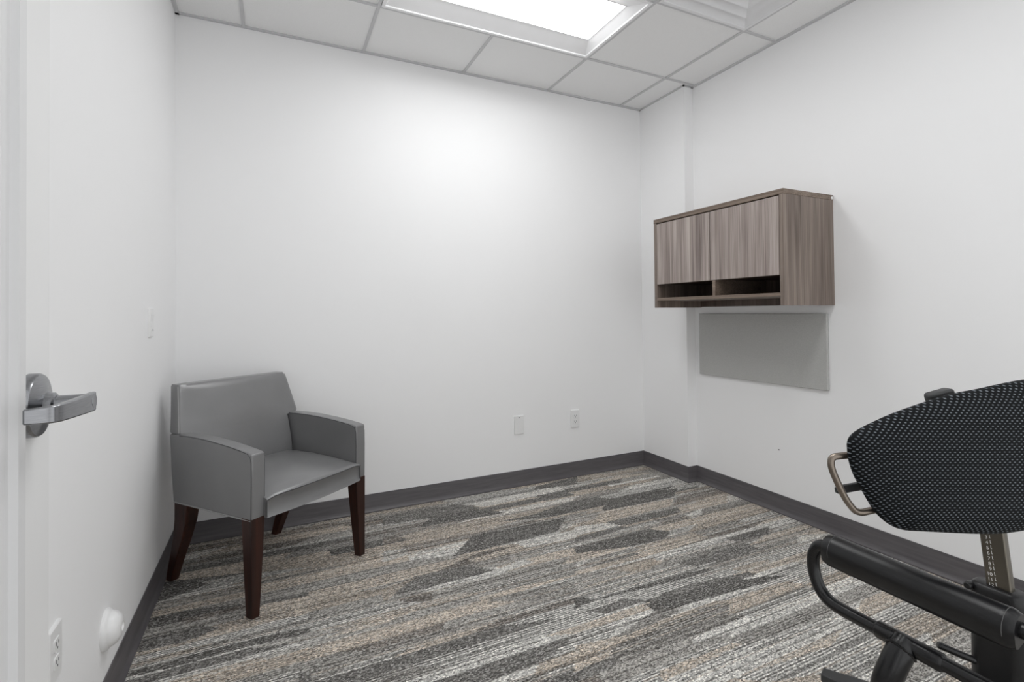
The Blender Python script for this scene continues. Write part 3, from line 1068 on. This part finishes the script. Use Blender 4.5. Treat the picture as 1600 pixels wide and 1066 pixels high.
# padded rail and the tube loop it wraps
RL, RR = Vector((-1.147, -2.141, 0.5013)), Vector((-1.147, -2.530, 0.4957))
rd = (RR - RL).normalized()
X0 = -1.147
loop = [RR + rd * 0.16, RR + rd * 0.08, RR, RL.lerp(RR, 0.66), RL.lerp(RR, 0.33), RL + rd * 0.02, (X0, -2.122, 0.497), (X0, -2.107, 0.483), (X0, -2.098, 0.460), (X0, -2.097, 0.430), (X0, -2.104, 0.400), (X0, -2.118, 0.374), (X0, -2.141, 0.357),
        (X0, -2.175, 0.351), (X0, -2.241, 0.3498), (X0, -2.341, 0.3484), (X0, -2.441, 0.347), (X0, -2.541, 0.3455), (X0, -2.64, 0.344)]
frame = mp(lambda bm: tube(bm, spline(loop, 6), 0.0160, 24), 'rail_frame', BLACKP, smooth=True)


def pad_rail(bm):
    # wrap with a seam lip along its lower near side
    n = 30
    N = 26
    rings = []
    side = Vector((0, 0, 1)).cross(rd).normalized()     # horizontal, across the rail
    if side.x > 0:
        side = -side
    for i in range(n + 1):
        t = i / n
        p = RL.lerp(RR, t)
        e = 0.0
        if i == 0 or i == n:
            e = 0.006
        ring = []
        for k in range(N):
            a = 2 * PI * k / N
            r = 0.0355 - e
            # lip: pull the skin out towards lower near side
            lip = max(0.0, math.cos(a - math.radians(238))) ** 14 * 0.010
            ring.append(p + (side * math.cos(a) * -1 + Vector((0, 0, 1)) * math.sin(a)) * (r + lip) + rd * (-0.004 if i == 0 and e else 0))
        rings.append(ring)
    loft(bm, rings)


pr = mp(pad_rail, 'padded_sleeve', BLACKV, smooth=True, angle=50)


def stitch(q):
    def fn(bm):
        side = Vector((0, 0, 1)).cross(rd).normalized()
        up_ = rd.cross(side)
        pts = [RL + rd * q + (side * math.cos(2 * PI * k / 48) + up_ * math.sin(2 * PI * k / 48)) * 0.0356 for k in range(49)]
        tube(bm, pts, 0.0006, 6, cap=False)
    return fn


mp(stitch(0.018), 'stitching', STITCH, pr)
mp(stitch((RR - RL).length - 0.018), 'stitching', STITCH, pr)


# tee: thick coupling on the lower tube and the curved riser under it
def coupling(bm):
    a, b = Vector((X0, -2.258, 0.3496)), Vector((X0, -2.400, 0.3475))
    tube(bm, [a, a.lerp(b, 0.04), a.lerp(b, 0.5), a.lerp(b, 0.96), b], 0.02, 24, radii=[0.0165, 0.0205, 0.0205, 0.0205, 0.0165])


mp(coupling, 'coupling', BLACKP, smooth=True, angle=30)
riser = [(X0 + 0.004, -2.322, 0.350), (X0 - 0.016, -2.319, 0.333), (X0 - 0.034, -2.311, 0.297), (X0 - 0.046, -2.301, 0.250), (X0 - 0.050, -2.296, 0.190), (X0 - 0.038, -2.298, 0.120), (-1.13, -2.31, 0.068), (-1.03, -2.33, 0.050)]
mp(lambda bm: tube(bm, spline(riser, 6), 0.029, 28, radii=None), 'riser_pipe', BLACKP, smooth=True)


def weld(bm):
    c = Vector((X0 - 0.014, -2.319, 0.336))
    n = Vector((-0.72, 0.10, -0.69)).normalized()
    e1 = Vector((0, 1, 0)) - n * n.y
    e1.normalize()
    e2 = n.cross(e1)
    tube(bm, [c + e1 * (0.0300 * math.cos(2 * PI * k / 36)) + e2 * (0.0300 * math.sin(2 * PI * k / 36)) + n * (0.0015 * (k % 2)) for k in range(37)], 0.0028, 8, cap=False)


mp(weld, 'weld_bead', BLACKP, smooth=True)

# floor base that carries riser and post
mp(lambda bm: tube(bm, [(-1.06, -2.33, 0.045), (-0.62, -2.33, 0.045)], 0.030, 24), 'base_tube', BLACKP, smooth=True)


def foot(bm):
    # stabiliser bar with a flat end pointing into the room
    a, b = Vector((-1.027, -2.036, 0.0)), Vector((-0.90, -2.33, 0.0))
    d = (b - a).normalized()
    s = Vector((-d.y, d.x, 0))
    rings = []
    for t, w, z0, z1 in ((0.0, 0.020, 0.046, 0.068), (0.05, 0.024, 0.040, 0.070), (0.10, 0.030, 0.030, 0.072), (0.20, 0.034, 0.012, 0.075), (0.32, 0.034, 0.0, 0.075)):
        p = a + d * t
        rings.append([p + s * w + Vector((0, 0, z0)), p - s * w + Vector((0, 0, z0)), p - s * w + Vector((0, 0, z1)), p + s * w + Vector((0, 0, z1))])
    loft(bm, rings)


mp(foot, 'foot_bar', GREYPL, bevel=0.004, segs=3)
mp(lambda bm: box(bm, (-0.96, -2.37, 0.0), (-0.88, -2.28, 0.03)), 'base_pad', GREYPL, bevel=0.004)

# post in its sleeve
PX, PY = -0.724, -2.336


def sleeve(bm):
    rings = []
    for z, i in ((0.05, 0.0), (0.360, 0.0), (0.375, 0.001), (0.384, 0.005), (0.388, 0.012)):
        rings.append([(x, y, z) for x, y in rrect(0.036 - i, 0.060 - i, 0.030 - i, 7, PX, PY)])
    loft(bm, rings)


sl = mp(sleeve, 'post_sleeve', BLACKPL, smooth=True, angle=30)
mp(lambda bm: lathe(bm, [(-0.016, 0.007), (-0.013, 0.0098), (0.004, 0.0098), (0.008, 0.008), (0.03, 0.007)], 24, 'x', (PX - 0.030, -2.283, 0.374)), 'release_knob', BLACKPL, sl, smooth=True)
mp(lambda bm: tube(bm, [(-0.800, -2.225, 0.188), (-0.7965, -2.229, 0.187), (-0.745, -2.300, 0.166)], 0.0095, 16, radii=[0.0075, 0.0095, 0.0095]), 'side_bar', BLACKP, smooth=True)

lean = math.radians(5.5)       # post leans towards the back of the room
post_bm = bmesh.new()
loft(post_bm, [[(x, y, z) for x, y in rrect(0.0125, 0.0265, 0.004, 4)] for z in (-0.10, 0.42)])
post = link('post', post_bm, POSTM, mc, smooth=True, angle=30, loc=Vector((PX - 0.004, PY - 0.004, 0.385)) - mo, rot=(-lean, 0, 0))
# scale printed on the broad face (local -x)
for i in range(2, 13):
    z = 0.007 + (12 - i) * 0.01385
    fc = bpy.data.curves.new('scale_number', 'FONT')
    fc.body = str(i)
    fc.size = 0.0125
    fc.align_x = 'RIGHT'
    fc.align_y = 'CENTER'
    fc.extrude = 0.0001
    tmp = bpy.data.objects.new('tmp_text', fc)
    COL.objects.link(tmp)
    bpy.context.view_layer.update()
    me = bpy.data.meshes.new_from_object(tmp.evaluated_get(bpy.context.evaluated_depsgraph_get()))
    bpy.data.objects.remove(tmp)
    me.materials.clear()
    me.materials.append(WHITEINK)
    o = bpy.data.objects.new('scale_number', me)
    COL.objects.link(o)
    o.parent = post
    o.matrix_local = Matrix.Translation((-0.0127, 0.0085, z)) @ Matrix(((0, 0, -1, 0), (-1, 0, 0, 0), (0, 1, 0, 0), (0, 0, 0, 1)))
bm = bmesh.new()
for i in range(2, 13):
    z = 0.0125 + (12 - i) * 0.01385
    box(bm, (-0.0129, 0.0035, z - 0.0055), (-0.0124, 0.0045, z + 0.003))
    box(bm, (-0.0129, 0.0020, z - 0.0058), (-0.0124, 0.0045, z - 0.0048))
link('scale_ticks', bm, WHITEINK, post)

# mesh-covered pad: outline in its own plane (x across, z up), domed front and back
U = 1.2 / 789.6
outl = [(1323.5, 693), (1326, 684), (1334, 675), (1353, 664), (1397.6, 644.5), (1450, 626.7), (1490, 615), (1529, 608), (1565, 600.5), (1600, 594.4), (1650, 590), (1700, 592), (1745, 606), (1775, 632), (1786, 668), (1778, 712), (1755, 756),
        (1722, 790), (1680, 811), (1640, 821), (1600, 827), (1555, 832.6), (1502, 831.8), (1437, 828), (1408, 826), (1392, 820.5), (1378, 811), (1363, 795), (1345, 764), (1332, 738), (1325, 714)]
o2 = [((u - 1550) * U, -(v - 715) * U) for u, v in outl]


def pad_mesh(bm):
    C = spline([(x, 0, z) for x, z in o2 + [o2[0]]], 4)[:-1]
    cxm, czm = 0.0, 0.0
    K = 12
    fr, bk = [], []
    for k in range(K + 1):
        s = 1 - k / K
        s = 1 - (1 - s) ** 1.6 if False else math.sin(PI / 2 * (1 - k / K))
        d = 0.050 * math.sqrt(max(0.0, 1 - s ** 3.2))
        fr.append([(cxm + (p.x - cxm) * s, -d, czm + (p.z - czm) * s) for p in C])
        bk.append([(cxm + (p.x - cxm) * s, d * 0.55, czm + (p.z - czm) * s) for p in C])
    n = len(C)
    ring0 = [bm.verts.new(p) for p in fr[0]]
    for side in (fr, bk):
        prev = ring0
        for k in range(1, K):
            cur = [bm.verts.new(p) for p in side[k]]
            for i in range(n):
                j = (i + 1) % n
                bm.faces.new((prev[i], prev[j], cur[j], cur[i]))
            prev = cur
        c = bm.verts.new(side[K][0])
        for i in range(n):
            bm.faces.new((prev[i], prev[(i + 1) % n], c))


bm = bmesh.new()
pad_mesh(bm)
pad = link('mesh_pad', bm, MESHC, mc, smooth=True, angle=70, loc=Vector((-0.956, -2.415, 0.786)) - mo, rot=(0, 0, -yaw))
hp = [(-1.190, -2.281, 0.789), (-1.229, -2.261, 0.789), (-1.264, -2.2435, 0.786), (-1.2745, -2.238, 0.783), (-1.2795, -2.236, 0.775), (-1.278, -2.237, 0.755), (-1.264, -2.243, 0.718), (-1.247, -2.250, 0.682), (-1.231, -2.2575, 0.658), (-1.223, -2.261, 0.652), (-1.213, -2.267, 0.650), (-1.195, -2.276, 0.654), (-1.150, -2.298, 0.664)]
mp(lambda bm: tube(bm, spline(hp, 6), 0.0080, 16), 'grab_handle', BRONZE, smooth=True)


def bar(a, b, hz, hy, r):
    a, b = Vector(a), Vector(b)
    d = (b - a).normalized()
    s = Vector((0, 0, 1)).cross(d).normalized()
    w = d.cross(s)

    def fn(bm):
        rings = []
        L = (b - a).length
        for t, k in ((0.0, 0.55), (0.004, 0.85), (0.009, 1.0), (L - 0.009, 1.0), (L - 0.004, 0.85), (L, 0.55)):
            rings.append([a + d * t + s * x * k + w * z * k for x, z in rrect(hy, hz, min(hy, hz) * r, 4)])
        loft(bm, rings)
    return fn


mp(bar((-1.221, -2.208, 0.686), (-1.10, -2.266, 0.708), 0.0105, 0.005, 0.8), 'release_lever', GREYPL, smooth=True)
mp(bar((-0.966, -2.290, 0.906), (-0.908, -2.318, 0.923), 0.0135, 0.016, 0.5), 'adjuster_knob', GREYPL, smooth=True)


def bracket(bm):
    a = [(-0.957, -2.348, 0.80), (-0.90, -2.325, 0.80), (-0.80, -2.30, 0.74), (-0.745, -2.305, 0.66)]
    tube(bm, spline(a, 6), 0.022, 18)


mp(bracket, 'pad_bracket', BLACKP, smooth=True)
mp(lambda bm: tube(bm, spline([(-0.97, -2.33, 0.80), (-0.95, -2.31, 0.87), (-0.935, -2.304, 0.915)], 6), 0.009, 14), 'adjuster_stem', BLACKP, smooth=True)

# ------------------------------------------------------------------ added world fill entering where the front wall is left out, exposure
wd = bpy.data.worlds.new('open_front_fill')
S.world = wd
wd.use_nodes = True
wd.node_tree.nodes['Background'].inputs['Color'].default_value = (0.985, 0.995, 1.0, 1)
wd.node_tree.nodes['Background'].inputs['Strength'].default_value = 0.95

S.view_settings.view_transform = 'Standard'
S.view_settings.look = 'None'
S.view_settings.gamma = 1.0
S.view_settings.use_curve_mapping = False
S.view_settings.exposure = 0.34
S.cycles.use_denoising = True
S.cycles.max_bounces = 12
S.cycles.diffuse_bounces = 8
S.cycles.sample_clamp_indirect = 8.0
